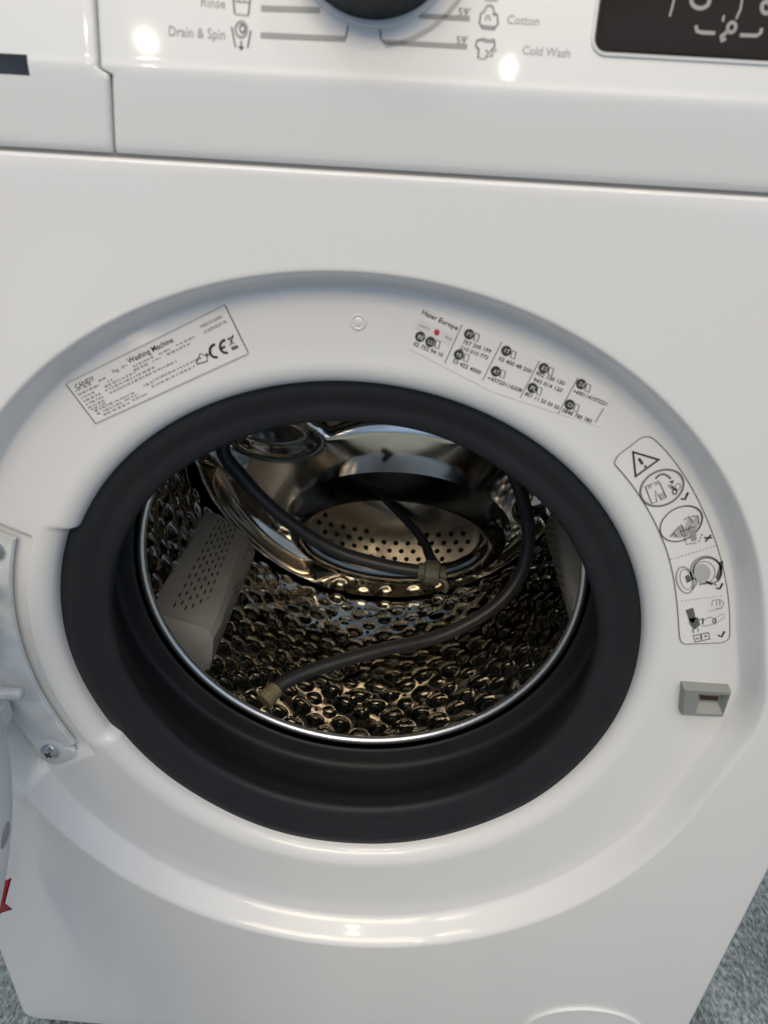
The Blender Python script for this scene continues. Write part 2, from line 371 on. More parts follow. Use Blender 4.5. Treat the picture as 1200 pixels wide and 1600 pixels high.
# drawer front with grip pocket
cols_x = np.concatenate([np.linspace(-0.291, -0.281, 3), np.linspace(-0.27, -0.155, 10), [-0.1435, -0.1422, -0.1405], np.linspace(-0.135, -0.114, 5)])
Pd = []
for y, z in prof:
    x1 = split_x(z) - 0.0006; cx = cols_x.copy(); cx[-1] = x1 - 0.002
    row = [(-0.2975, 0.033, z), (-0.2975, y + 0.006, z), (-0.2955, y + 0.0012, z)] + [(x, y, z) for x in cx] + [(x1 - 0.0008, y + 0.0002, z), (x1, y + 0.0012, z), (x1 - 0.001, y + 0.010, z)]
    Pd.append(row)
Pd = np.array(Pd)
ctr = (Pd[:-1, :-1] + Pd[1:, 1:]) / 2
inpock = (ctr[..., 2] > 0.3128) & (ctr[..., 2] < 0.3200) & (ctr[..., 0] > -0.281) & (ctr[..., 0] < -0.1422)
drw = grid('detergent_drawer', Pd, 'plastic', ROOT, mask=~inpock)
bm = bmesh.new()
xa, xb, z0, z1 = -0.2812, -0.1420, 0.3127, 0.3201
v = {}
for i, (y, dz, dx) in enumerate(((-0.0012, 0, 0), (0.012, 0.001, -0.003))):
    v[i] = [bm.verts.new(p) for p in ((xa - dx, y, z0 - dz), (xb + dx, y, z0 - dz), (xb + dx, y + (0.0005 if i == 0 else 0), z1 + dz), (xa - dx, y + (0.0005 if i == 0 else 0), z1 + dz))]
for k in range(4): bm.faces.new((v[0][k], v[0][(k + 1) % 4], v[1][(k + 1) % 4], v[1][k]))
bm.faces.new(v[1])
bm_obj('drawer_grip', bm, 'grip', drw)
bm = bmesh.new(); bm_box(bm, -0.1175, -0.1065, 0.0145, 0.02, 0.29, 0.41); bm_obj('drawer_gap', bm, 'shade', ROOT)

# ---- print on the control panel
PP = Print(YB, ZB, TILT, 0.0002)
PP.text('ink_grey', 'Rinse', (313, 10), (352, 13), 15)
PP.text('ink_grey', 'Drain & Spin', (263, 56), (352, 62), 16)
PP.line('ink_mid', [(363, -18), (367, 22)], 0.0006); PP.line('ink_mid', [(393, -17), (388, 24)], 0.0006)
PP.line('ink_pale', [(368, 22), (388, 24)], 0.0006); PP.line('ink_grey', [(367, 2), (390, 4)], 0.0005); PP.line('ink_grey', [(374, -6), (374, 3)], 0.0005); PP.line('ink_grey', [(382, -6), (382, 3)], 0.0005)
PP.line('ink_mid', [(362, 42), (368, 74)], 0.0006); PP.line('ink_mid', [(392, 48), (387, 75)], 0.0006)
PP.ellipse('ink_grey', (377, 46), 9, 12, 0, 0.0009); PP.ellipse('ink_mid', (379, 45), 4, 6, 0, 0.0006)
PP.line('ink_mid', [(377, 64), (377, 76)], 0.0006); PP.poly('ink_mid', [(372, 72), (382, 73), (377, 79)])
PP.line('ink_grey', [(408, 13), (500, 16)], 0.0019)
PP.line('ink_grey', [(407, 55), (540, 61)], 0.0019); PP.line('ink_mid', [(540, 61), (544, 40)], 0.0006)
PP.line('ink_mid', [(594, 46), (595, 60), (600, 67)], 0.0006); PP.line('ink_grey', [(599, 66), (730, 73)], 0.0017)
PP.line('ink_grey', [(655, 25), (734, 29)], 0.0017)
PP.text('ink_mid', "59'", (715, 25), (734, 26), 13); PP.text('ink_mid', "59'", (712, 69), (730, 70), 13)
PP.line('ink_mid', [(751, 22), (749, 36), (754, 44), (772, 45), (778, 38), (777, 24), (770, 22)], 0.0006)
PP.line('ink_grey', [(751, 22), (757, 17), (760, 10), (766, 8), (771, 12), (772, 20), (777, 24)], 0.0008); PP.line('ink_grey', [(759, 32), (760, 25), (764, 24), (766, 32)], 0.0006)
PP.line('ink_grey', [(752, 42), (774, 44)], 0.0014)
PP.line('ink_mid', [(748, 76), (747, 91)], 0.0006); PP.line('ink_mid', [(748, 77), (743, 72), (745, 64), (754, 61)], 0.0006)
PP.line('ink_grey', [(754, 61), (760, 64), (768, 64), (772, 62)], 0.0012); PP.line('ink_mid', [(772, 62), (773, 73), (768, 78)], 0.0006); PP.line('ink_pale', [(748, 91), (760, 92)], 0.0006)
PP.text('ink_mid', '20°', (757, 90), (776, 89), 12)
PP.text('ink_grey', 'Cotton', (791, 37), (842, 40), 14); PP.text('ink_grey', 'Cold Wash', (815, 85), (890, 90), 14)
PP.line('ink_pale', [(757, -1), (778, 0)], 0.0010)
PP.build(ROOT, 'panel_print')

# knob
kc = at(583, 0, YB, ZB, TILT); kz = 0.3700; ky = YB + (kz - ZB) * TILT
kp = [(0.0305, 0.0), (0.0305, -0.003), (0.0295, -0.0035), (0.0330, 0.0002), (0.0327, -0.004), (0.0318, -0.017), (0.0305, -0.0200), (0.027, -0.0215), (0.012, -0.0218), (0, -0.0218)]
ring = revolve('knob_ring', [(0.0352, 0.0006), (0.0352, -0.0008), (0.0346, -0.0014), (0.0330, -0.0014), (0.0325, -0.0006)], 'plastic', ROOT, n=120, centre=(0, 0), flip=True, sharp=40)
t = np.linspace(0, 2 * np.pi, 240, endpoint=False); rows = []
for r, y in kp[3:]:
    ridge = 0.00025 * (np.abs(((np.degrees(t) / 9) % 1) - 0.5) < 0.2) if 0.0310 < r < 0.0328 else 0
    rows.append(np.stack([(r - ridge) * np.cos(t), np.full_like(t, y), (r - ridge) * np.sin(t)], -1))
knob = grid('programme_knob', np.array(rows), 'knob', ROOT, wrap=True, flip=True, sharp=45)
for o in (ring, knob):
    o.location = (kc[0], ky, kz); o.rotation_euler = (-math.atan(TILT), 0, 0)
# pale printed arc round the knob
PK = Print(YB, ZB, TILT, 0.0002)
def on_panel(x, z): return np.array([x, YB + (z - ZB) * TILT, z])
PK.line('ink_pale', None, 0.0017, w3=[on_panel(kc[0] + 0.0405 * math.cos(R(a)), kz + 0.0405 * math.sin(R(a))) for a in range(-82, -28, 3)])
PK.build(ROOT, 'panel_print')

# display window
dx0, dx1 = at(934, 40, YB, ZB, TILT)[0], 0.262
dz0 = at(990, 81, YB, ZB, TILT)[2]; dz1 = 0.392
def rr_pts(x0, x1, z0, z1, r, k=8):
    out = []
    for cx, cz, a in ((x1 - r, z1 - r, 0), (x0 + r, z1 - r, 90), (x0 + r, z0 + r, 180), (x1 - r, z0 + r, 270)):
        out += [(cx + r * math.cos(R(a + 90 * i / k)), cz + r * math.sin(R(a + 90 * i / k))) for i in range(k + 1)]
    return out
def panel_pt(x, z, lift): return (x, YB + (z - ZB) * TILT - lift, z)
def loft(name, loops, m, parent, cap=True, sharp=35):
    bm = bmesh.new(); L = [[bm.verts.new(p) for p in lp] for lp in loops]; n = len(L[0])
    for a, b in zip(L[:-1], L[1:]):
        for i in range(n): bm.faces.new((a[i], a[(i + 1) % n], b[(i + 1) % n], b[i]))
    if cap: bm.faces.new(L[-1])
    return bm_obj(name, bm, m, parent, smooth=True, sharp=sharp)
def dl(g, lift, r): return [panel_pt(x, z, lift) for x, z in rr_pts(dx0 - g, dx1 + g, dz0 - g, dz1 + g, r)]
disp = loft('display_window', [dl(0.0006, -0.001, 0.005), dl(0.0003, 0.0007, 0.0046), dl(-0.0002, 0.0009, 0.0042)], 'glass', ROOT)
loft('display_bezel', [dl(0.0022, -0.0008, 0.0066), dl(0.0018, 0.0008, 0.0062), dl(0.0010, 0.0010, 0.0054), dl(0.0005, 0.0001, 0.0049)], 'plastic', ROOT, cap=False)
PD = Print(YB - 0.0009, ZB, TILT, 0.00015)
PD.line('ink_grey', [(1087, 40), (1089, 49), (1097, 51), (1117, 52)], 0.0013); PD.line('ink_grey', [(1156, 55), (1182, 56), (1188, 52), (1190, 44)], 0.0013)
PD.ellipse('ink_grey', (1143, 43), 6, 8, 20, 0.0012); PD.line('ink_grey', [(1138, 48), (1126, 58), (1127, 64), (1134, 60)], 0.0013)
PD.ellipse('ink_grey', (1094, 1), 14, 12, 0, 0.0014, a0=-10, a1=190)
PD.ellipse('ink_grey', (1197, 12), 7, 9, 0, 0.0014)
PD.line('ink_pale', [(1046, 26), (1051, 8), (1055, -10)], 0.0006); PD.line('ink_pale', [(1150, 30), (1157, 14), (1160, -6)], 0.0006); PD.line('ink_pale', [(1129, 34), (1131, 24)], 0.0006)  # pale upright strokes: reflections in the glass drawn as ink
PD.build(disp, 'display_print_and_reflections')

# ---- gasket
gp = smooth_prof([(0.200, 0.046), (0.196, 0.036), (0.190, 0.0315), (0.184, 0.0290), (0.178, 0.0284), (0.1735, 0.0300), (0.170, 0.0312), (0.1645, 0.0312), (0.160, 0.0335), (0.1585, 0.0380), (0.1610, 0.0460), (0.1670, 0.0570), (0.1735, 0.0690), (0.1790, 0.0800), (0.1830, 0.0910), (0.1815, 0.0970),
                  (0.1740, 0.0995), (0.1695, 0.1010), (0.1705, 0.1035), (0.190, 0.1045), (0.215, 0.1000)], 6)
t = np.linspace(0, 2 * np.pi, 300, endpoint=False); low = np.clip(-np.sin(t), 0, 1) ** 3
gr = gp[:, :1] + 0.0085 * low[None, :] * sstep(0.157, 0.182, gp[:, :1]) * (1 - sstep(0.06, 0.10, gp[:, 1:2]))
wob = 0.00035 * np.sin(5 * t + 1.0) + 0.00025 * np.sin(11 * t)
grid('door_gasket', np.stack([XC + (gr + wob) * np.cos(t), gp[:, 1:2] + wob[None, :] * 1.2, (gr + wob) * np.sin(t)], -1), 'rubber', ROOT, wrap=True, flip=True)

# ---- drum
DY0, DY1, DR = 0.118, 0.430, 0.235
drum_front = smooth_prof([(0.166, 0.112), (0.172, 0.114), (0.195, 0.118), (0.222, 0.126), (0.232, 0.134), (DR, 0.142)], 5)
# embossed wall: staggered round cushions with small holes between
na, nl = 1100, 240
A = np.linspace(0, 2 * np.pi, na, endpoint=False); Y = np.linspace(0.142, DY1, nl)
AA, YY = np.meshgrid(A, Y); pitch_a = 2 * np.pi / 46; pitch_y = 0.0300
hgt = np.zeros_like(AA)
dA = 2 * np.pi / na; dY = Y[1] - Y[0]
holes = []
for iy in range(int((DY1 - 0.03 - 0.156) / pitch_y * 2) + 1):
    for ia in range(46):
        a0 = (ia + (0.5 if iy % 2 else 0.0) + random.uniform(-0.10, 0.10)) * pitch_a
        y0 = 0.162 + iy * pitch_y * 0.5 + random.uniform(-0.0022, 0.0022)
        rb = random.uniform(0.0075, 0.0128); sg = 1; hb = sg * rb * random.uniform(0.13, 0.34)
        i0, i1 = max(0, int((y0 - rb - Y[0]) / dY)), min(nl, int((y0 + rb - Y[0]) / dY) + 2)
        j = np.arange(int((a0 - rb / DR) / dA), int((a0 + rb / DR) / dA) + 2)
        if i1 <= i0: continue
        d_ = np.hypot((j * dA - a0)[None, :] * DR, (Y[i0:i1] - y0)[:, None] * random.uniform(0.8, 1.15)) / rb
        st = np.where(d_ < 1, (1 - d_ ** 2) ** 1.1, 0) * hb
        hgt[i0:i1, j % na] += st
        if random.random() < 0.8: holes.append((a0 + 0.5 * pitch_a, y0, -0.0002))
irr = 0.0004 * np.sin(AA * 23 + 3 * np.sin(YY * 60))
rad = DR - (hgt + irr) * sstep(0.146, 0.156, YY) * (1 - sstep(DY1 - 0.016, DY1 - 0.008, YY))
wall = np.stack([XC + rad * np.cos(AA), YY, rad * np.sin(AA)], -1)
drum = grid('drum', wall, 'steel', ROOT, wrap=True, flip=True)
revolve('drum_front_ring', drum_front, 'steel', drum, n=200)
tt = np.linspace(0, 2 * np.pi, 15)
revolve('drum_rim', [(0.1652 + 0.0034 * math.cos(a), 0.109 + 0.0034 * math.sin(a)) for a in tt], 'rim', drum, n=240, flip=True)
# perforations: small dark cups pressed into the dimples of the cushions
V, F = [], []
for a0, y0, h0 in holes:
    rr0 = DR - h0 - 0.0005; o0 = len(V); k = 8
    for j in range(k):
        q = 2 * math.pi * j / k; a = a0 + 0.0023 * math.cos(q) / DR
        V.append((XC + rr0 * math.cos(a), y0 + 0.0023 * math.sin(q), rr0 * math.sin(a)))
    F.append(tuple(range(o0, o0 + k)))
me = bpy.data.meshes.new('drum_perforations'); me.from_pydata(V, [], F); me.update()
pf = link('drum_perforations', me, 'hole', drum, smooth=False); pf['kind'] = 'stuff'

# back plate: dished, with a raised collar round the perforated hub
BC = np.array([0.0135, -0.093]); BA, BB = 0.0925, 0.0435          # hub plate
OC = np.array([0.018, -0.117]); OA, OB = 0.134, 0.070               # foot of the boss
n = 360; t = np.linspace(0, 2 * np.pi, n, endpoint=False); rows = []
def ell(k): return (BC[0] + (OC[0] - BC[0]) * k) + (BA + (OA - BA) * k) * np.cos(t), (BC[1] + (OC[1] - BC[1]) * k) + (BB + (OB - BB) * k) * np.sin(t)
def lobe(tt):
    c3 = np.cos(3 * (tt - R(97)))
    return sstep(-0.15, 0.35, c3)
dents = [(at(425, 688, 0.40), 0.060, 0.026, 0.020), (at(842, 800, 0.40), 0.032, 0.026, 0.012)]
for s in np.linspace(0, 1, 130):
    ex, ez = ell(1.0); x = (XC + DR * np.cos(t)) * (1 - s) + ex * s; z = (DR * np.sin(t)) * (1 - s) + ez * s
    y = DY1 + 0.004 - 0.024 * sstep(0, 0.10, s) - 0.010 * s
    y = y + 0.026 * lobe(t) * sstep(0.12, 0.26, s) * (1 - sstep(0.62, 0.84, s))
    for c_, ra, rb_, dep in dents:
        q = np.hypot((x - c_[0]) / ra, (z - c_[2]) / rb_)
        y = y + dep * (1 - sstep(0.55, 1.0, q))
    rows.append(np.stack([x, np.broadcast_to(y, t.shape), z], -1))
grid('drum_back', np.array(rows), 'polished', drum, wrap=True, flip=False)
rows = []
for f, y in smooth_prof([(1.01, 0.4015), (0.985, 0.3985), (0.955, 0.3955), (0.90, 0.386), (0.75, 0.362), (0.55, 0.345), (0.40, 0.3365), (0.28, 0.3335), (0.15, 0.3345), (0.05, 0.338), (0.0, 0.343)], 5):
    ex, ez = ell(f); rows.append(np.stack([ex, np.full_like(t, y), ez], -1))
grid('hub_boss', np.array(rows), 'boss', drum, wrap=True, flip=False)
# perforated hub plate (holes cut right through)
cw = 0.0066; gx = np.arange(-15, 16) * cw; rp = 0.0108
zs_ = np.array([0.0, 0.0036]); gz = np.concatenate([zs_ + i * rp for i in range(10)]) - 0.050
def hub_pt(x, z):
    z = z + 0.008 * (x / 0.09) ** 2; f = math.hypot(x / BA, z / BB)
    if f > 1.02: x, z = x * 1.02 / f, z * 1.02 / f
    return (BC[0] + x, 0.3405 - 0.004 * math.exp(-(x * x + z * z) / 0.0012), BC[1] + z)
bm = bmesh.new(); VV = [[bm.verts.new(hub_pt(x, z)) for x in gx] for z in gz]
for i in range(len(gz) - 1):
    for jx in range(len(gx) - 1):
        xm, zm = (gx[jx] + gx[jx + 1]) / 2, (gz[i] + gz[i + 1]) / 2; c_ = hub_pt(xm, zm)
        fx, fz = (c_[0] - BC[0]) / BA, (c_[2] - BC[1]) / BB; ff = math.hypot(fx, fz)
        if ff > 1.12: continue
        q = [VV[i][jx], VV[i][jx + 1], VV[i + 1][jx + 1], VV[i + 1][jx]]
        if i % 2 == 1 and (jx + i // 2) % 2 == 0 and ff < 0.93 and fz < -0.20 + 0.75 * abs(fx):
            hx, hz = (gx[jx + 1] - gx[jx]) / 2 * 0.80, (gz[i + 1] - gz[i]) / 2 * 0.86          # eight-sided hole in the cell
            o_ = [bm.verts.new(hub_pt(xm + hx * math.cos(a_) * 1.08, zm + hz * math.sin(a_) * 1.08)) for a_ in [R(202.5 + 45 * m_) for m_ in range(8)]]
            for m_ in range(4):
                bm.faces.new((q[m_], q[(m_ + 1) % 4], o_[(2 * m_ + 2) % 8], o_[2 * m_ + 1]))
                bm.faces.new((q[m_], o_[2 * m_ + 1], o_[2 * m_]))
        else: bm.faces.new(q)
bmesh.ops.delete(bm, geom=[v_ for v_ in bm.verts if not v_.link_faces], context='VERTS')
bm_obj('hub_plate', bm, 'steel_plate', drum, smooth=True, sharp=None)
t = np.linspace(0, 2 * np.pi, 60, endpoint=False)
grid('hub_backing', np.array([np.stack([BC[0] + BA * f * np.cos(t), np.full_like(t, 0.3475), BC[1] + BB * f * np.sin(t)], -1) for f in (1.0, 0.4, 0.001)]), 'hole', drum, wrap=True)

# lifters
def lifter(a0):
    bm = bmesh.new(); S = []
    def pt(a, r, y): return Vector((XC + r * math.cos(R(a)), y, r * math.sin(R(a))))
    secs = []
    for y, rc, da in ((0.186, 0.226, 0.0), (0.197, 0.198, 0), (0.215, 0.194, 0), (0.30, 0.203, 0), (0.395, 0.212, 0), (0.408, 0.222, 0)):
        wide = 1.0
        sec = [pt(a0 - 12, DR + 0.001, y), pt(a0 - 9.5, DR - 0.012, y), pt(a0 - 2.0, rc + 0.003, y), pt(a0 + 0.5, rc, y), pt(a0 + 3.0, rc + 0.003, y), pt(a0 + 7.5, DR - 0.012, y), pt(a0 + 9, DR + 0.001, y)]
        if y in (0.186, 0.408): sec = [pt(a0 - 10, DR + 0.001, y), pt(a0 - 8, DR - 0.003, y), pt(a0 - 2, min(rc + 0.002, DR), y), pt(a0 + 0.5, rc, y), pt(a0 + 2.5, rc + 0.002, y), pt(a0 + 6, DR - 0.003, y), pt(a0 + 8, DR + 0.001, y)]
        secs.append(sec)
    L = [[bm.verts.new(p) for p in s] for s in secs]
    for a, b in zip(L[:-1], L[1:]):
        for i in range(len(a) - 1): bm.faces.new((a[i], a[i + 1], b[i + 1], b[i]))
    bm.faces.new(L[0]); bm.faces.new(L[-1])
    bmesh.ops.recalc_face_normals(bm, faces=bm.faces)
    # slots on both flanks
    for side in (0, 1):
        for iy in range(11):
            for jx in range(6):
                y = 0.212 + iy * 0.0165 + (0.006 if jx % 2 else 0)
                f = (y - 0.196) / 0.2; rc = 0.194 + 0.018 * f
                w = 0.12 + jx * 0.15
                if side == 0: p0, p1 = pt(a0 - 9.5, DR - 0.012, y), pt(a0 - 2.0, rc + 0.003, y); q0, q1 = pt(a0 - 9.5, DR - 0.012, y + 0.007), pt(a0 - 2.0, rc + 0.0035, y + 0.007)
                else: p0, p1 = pt(a0 + 7.5, DR - 0.012, y), pt(a0 + 3.0, rc + 0.003, y); q0, q1 = pt(a0 + 7.5, DR - 0.012, y + 0.007), pt(a0 + 3.0, rc + 0.0035, y + 0.007)
                out = (p1 - p0).cross(q0 - p0).normalized()
                cen = Vector((XC, y, 0)); 
                if out.dot(cen - p0) < 0 and True: out = -out
                hw = 0.0007
                e = (p1 - p0).normalized()
                A_ = p0.lerp(p1, w); B_ = q0.lerp(q1, w)
                f_ = bm.faces.new([bm.verts.new(x + out * 0.0006) for x in (A_ - e * hw, A_ + e * hw, B_ + e * hw, B_ - e * hw)]); f_.material_index = 1
    me = bpy.data.meshes.new('lifter'); bm.to_mesh(me); bm.free()
    return link('lifter', me, ['lifter', 'hole'], drum, smooth=True, sharp=22)
for a0 in (221, 341, 101): lifter(a0)
# outer tub behind everything so that no light leaks through the drum
revolve('tub', [(0.215, 0.0985), (0.268, 0.105), (0.268, 0.46), (0.2, 0.47), (0.0, 0.47)], 'shade', ROOT, n=80)

# ---- door latch
a, b, c2, d2 = [at(*p, FL_Y) for p in ((1066, 1064), (1140, 1069), (1126, 1109), (1062, 1106))]
def q4(sc, y, dx=0, dz=0):
    ce = (a + b + c2 + d2) / 4
    return [(ce[0] + (p[0] - ce[0]) * sc[0] + dx, y, ce[2] + (p[2] - ce[2]) * sc[1] + dz) for p in (a, b, c2, d2)]
lt = loft('door_latch', [q4((1.0, 1.0), FL_Y + 0.001, -0.001), q4((0.99, 0.98), FL_Y - 0.0055, -0.001), q4((0.96, 0.93), FL_Y - 0.0072, -0.001), q4((0.64, 0.74), FL_Y - 0.0070, 0.0030), q4((0.48, 0.34), FL_Y - 0.0018, 0.0030, 0.0006)], 'latch', ROOT, cap=True, sharp=25)
loft('latch_slot', [q4((0.42, 0.16), FL_Y - 0.0010, 0.0030, 0.0004), q4((0.42, 0.16), FL_Y - 0.0022, 0.0030, 0.0004)], 'rust', lt)

# ---- hinge on the left of the porthole
t = np.radians(np.linspace(159.5, 206.0, 60)); PY = FL_Y + 0.001
def arc_loop(r0, r1, y, rnd=0.006):
    r_in = [(XC + r0 * math.cos(q), y, r0 * math.sin(q)) for q in t]
    r_out = [(XC + r1 * math.cos(q), y, r1 * math.sin(q)) for q in t[::-1]]
    return r_in + r_out
hp = loft('hinge_plate', [arc_loop(0.2150, 0.2440, PY + 0.003), arc_loop(0.2150, 0.2440, PY), arc_loop(0.2158, 0.2432, PY - 0.0008)], 'galv', ROOT)
# lower ear round the screw and a small nib
sc_ = at(80, 1172, PY); 
def disc(name, cx, cz, y, r, h, m, parent, n=32, dome=0.0):
    prof = [(r, h), (r, 0.0006), (r * 0.93, 0.0), (r * 0.5, -dome), (0, -dome * 1.15)]
    o = revolve(name, prof, m, parent, n=n, centre=(0, 0), flip=True, sharp=50); o.location = (cx, y, cz); return o
disc('hinge_ear', sc_[0] + 0.001, sc_[2] - 0.001, PY - 0.0012, 0.0125, 0.004, 'galv', hp)
nb = at(104, 1176, PY); disc('hinge_nib', nb[0], nb[2], PY - 0.0010, 0.0062, 0.004, 'galv', hp)
s = disc('hinge_screw', sc_[0], sc_[2], PY - 0.0030, 0.0068, 0.003, 'screw', hp, dome=0.0018)
bm = bmesh.new(); bm_box(bm, -0.0026, 0.0026, -0.0027, -0.0008, -0.0006, 0.0006); bm_box(bm, -0.0006, 0.0006, -0.00275, -0.0008, -0.0026, 0.0026)
o = bm_obj('screw_recess', bm, 'rust', hp); o.location = (sc_[0], PY - 0.0028, sc_[2]); o.rotation_euler = (0, R(30), 0)
sc2 = at(-8, 858, PY); disc('hinge_screw', sc2[0], sc2[2], PY - 0.0030, 0.0068, 0.003, 'screw', hp, dome=0.0018)
# hinge pins and arms
for z in (-0.040, 0.045):
    P = tube_mesh([(-0.262, PY - 0.010, z), (-0.225, PY - 0.010, z), (-0.2225, PY - 0.010, z), (-0.2215, PY - 0.010, z)], [0.0042, 0.0042, 0.0038, 0.0026], 18)
    grid('hinge_pin', P, 'galv', hp, wrap=True, sharp=50)
    bm = bmesh.new(); bm_box(bm, -0.268, -0.236, -0.028, PY - 0.003, z - 0.028, z - 0.012); bm_obj('hinge_knuckle', bm, 'galv', hp, bevel=0.003)

# ---- the open door, swung out to the left
DS = 0.94; DH = Vector((-0.2405, -0.034, 0.0)); DA = R(100)
door = bpy.data.objects.new('door', None); COL.objects.link(door); door.parent = ROOT
# local frame: x from hinge to far side, y along the thickness (0 = outer face when shut), z up
RD = 0.222
def drev(name, prof, m, sharp=35, n=160, flip=True):
    o = revolve(name, prof, m, door, n=n, centre=(RD, 0), flip=flip, sharp=sharp); return o
drev('door_frame', [(0.150, 0.030), (0.150, 0.046), (0.156, 0.052), (0.186, 0.052), (0.190, 0.049), (0.193, 0.049), (0.197, 0.052), (0.214, 0.050), (0.221, 0.044), (0.222, 0.036), (0.222, 0.024), (0.2195, 0.0225), (0.2195, 0.018), (0.2215, 0.0165), (0.2205, 0.004), (0.214, -0.002), (0.190, -0.006), (0.165, -0.006), (0.150, 0.004), (0.150, 0.030)], 'door_white', flip=False)
drev('door_glass', smooth_prof([(0.152, 0.040), (0.146, 0.060), (0.135, 0.085), (0.10, 0.105), (0.05, 0.112), (0.0, 0.113)], 5), 'bowl', sharp=None, flip=False)
drev('door_trim', [(0.152, -0.004), (0.166, -0.0085), (0.186, -0.0085), (0.196, -0.006)], 'chrome')
# moulded screw slots on the hinge side of the frame
for ang in (-158, 158):
    cx = RD + 0.207 * math.cos(R(ang)); cz = 0.207 * math.sin(R(ang))
    bm = bmesh.new(); bmesh.ops.create_uvsphere(bm, u_segments=20, v_segments=10, radius=1.0)
    for v_ in bm.verts: v_.co = Vector((v_.co.x * 0.0038, v_.co.y * 0.0012, v_.co.z * 0.0085))
    o = bm_obj('screw_slot', bm, 'grip', door, smooth=True, sharp=None); o.location = (cx, 0.0508, cz); o.rotation_euler = (0, R(-35), 0)
# red promotional star stuck on the outer face, two of its points reaching past the rim
def door_at(px, py, ly):
    d = _rm @ np.array([(px - 600) / (1200 * FOCAL), -(py - 800) / (1200 * FOCAL), -1.0])
    ca, sa = math.cos(DA), math.sin(DA); nrm = np.array([sa, ca, 0.0])          # door local +y in machine space
    k = (ly - (_cl - np.array(DH)) @ nrm) / (d @ nrm); p_ = _cl + d * k - np.array(DH)
    return ((p_[0] * ca - p_[1] * sa) / DS, p_[2] / DS)
p1, p2, p3, p4 = door_at(17, 1372, -0.009), door_at(7, 1411, -0.009), door_at(21, 1421, -0.008), door_at(2, 1427, -0.008)
cx, cz = (p2[0] + p4[0]) / 2 + 0.07, (p2[1] + p4[1]) / 2 + 0.02
pts = [p1, p2, p3, p4]; a1 = math.atan2(p4[1] - cz, p4[0] - cx) % (2 * math.pi); a2 = (math.atan2(p1[1] - cz, p1[0] - cx)) % (2 * math.pi)
if a2 < a1: a2 += 2 * math.pi
for i in range(1, 16):
    q = a1 + (a2 - a1) * i / 16; r = 0.060 if i % 2 else 0.045
    pts.append((cx + r * math.cos(q), cz + r * math.sin(q)))
def dl2(y): return [(x, y, z) for x, z in pts]
loft('red_star_sticker', [dl2(-0.0090), dl2(-0.0100)], 'red', door, sharp=20)
# local +x should point along (cos, -sin): opened by DA towards the viewer
door.location = DH; door.rotation_euler = (0, 0, -DA); door.scale = (DS, DS, DS)

# ------------------------------------------------------------------ stickers on the porthole ring
def sticker(name, loop_px, m='sticker', y=FL_Y, thick=0.00035):
    pts = [at(p[0], p[1], y) for p in loop_px]
    return loft(name, [[(p[0], y + 0.0003, p[2]) for p in pts], [(p[0], y - thick, p[2]) for p in pts]], m, ROOT, sharp=20)
SY = FL_Y - 0.00035
# rating plate
pl = sticker('rating_label', [(103, 600), (355, 474), (389, 551), (150, 662)])
S = Print(SY)
S.line('ink_mid', [(103, 600), (150, 662)], 0.0006); S.line('ink_mid', [(352, 477), (388, 551)], 0.0006)
S.line('ink_pale', [(104, 599), (352, 476)], 0.0006); S.line('ink_pale', [(150, 661), (388, 552)], 0.0006)
A0 = np.array((103., 600.)); UX = np.array((252., -126.)); UY = np.array((47., 62.)); UYR = np.array((34., 77.))
def lab(u, v): return tuple(A0 + UX * u + (UY * (1 - u) + UYR * u) * v)
def ltext(ink, s, u0, u1, v, h, bold=0.0): S.text(ink, s, lab(u0, v), lab(u1, v), h, bold=bold)
ltext('ink', 'CANDY', 0.03, 0.15, 0.19, 8.0, 0.008)
ltext('ink', 'Washing Machine', 0.36, 0.64, 0.20, 9, 0.01)
ltext('ink_mid', '7kg', 0.25, 0.29, 0.235, 6); ltext('ink_mid', 'A++', 0.31, 0.35, 0.235, 6)
ltext('ink_mid', 'MADE IN CHINA', 0.81, 0.945, 0.20, 5); ltext('ink_mid', 'CE DISPOSE BY FB', 0.81, 0.955, 0.32, 5)
def greek(ink, u0, u1, v, wd=0.0011):
    """print too small to read: rows of short marks"""
    u = u0
    while u < u1:
        w = random.uniform(0.006, 0.022); e = min(u + w, u1)
        S.line(ink, [lab(u, v), lab(e, v)], wd * random.uniform(0.7, 1.15)); u = e + random.uniform(0.004, 0.012)
for (u0, u1, v) in ((0.37, 0.50, 0.285), (0.53, 0.60, 0.29), (0.64, 0.76, 0.285), (0.36, 0.45, 0.36), (0.48, 0.53, 0.36), (0.57, 0.72, 0.365),
                    (0.02, 0.12, 0.22), (0.02, 0.15, 0.31), (0.16, 0.21, 0.24), (0.20, 0.23, 0.33), (0.02, 0.11, 0.40), (0.17, 0.36, 0.40), (0.02, 0.13, 0.48), (0.16, 0.48, 0.475), (0.02, 0.14, 0.56), (0.17, 0.60, 0.555),
                    (0.02, 0.13, 0.64), (0.03, 0.12, 0.70), (0.04, 0.30, 0.755), (0.36, 0.42, 0.72), (0.43, 0.74, 0.70), (0.04, 0.06, 0.83), (0.08, 0.20, 0.83), (0.22, 0.31, 0.82), (0.40, 0.52, 0.80), (0.53, 0.68, 0.795), (0.07, 0.24, 0.90), (0.26, 0.36, 0.885)):
    greek('ink_grey', u0, u1, v, 0.0010)
S.ellipse('ink', (337, 548), 9, 10, 0, 0.0013, a0=70, a1=265); S.ellipse('ink', (353, 541), 9, 10, 0, 0.0013, a0=70, a1=265); S.line('ink', [(345, 545), (352, 541)], 0.0011)
S.line('ink_mid', [(307, 567), (313, 552), (324, 557), (324, 564), (308, 569), (307, 567)], 0.0006); greek('ink_mid', 0.765, 0.80, 0.70, 0.0014)
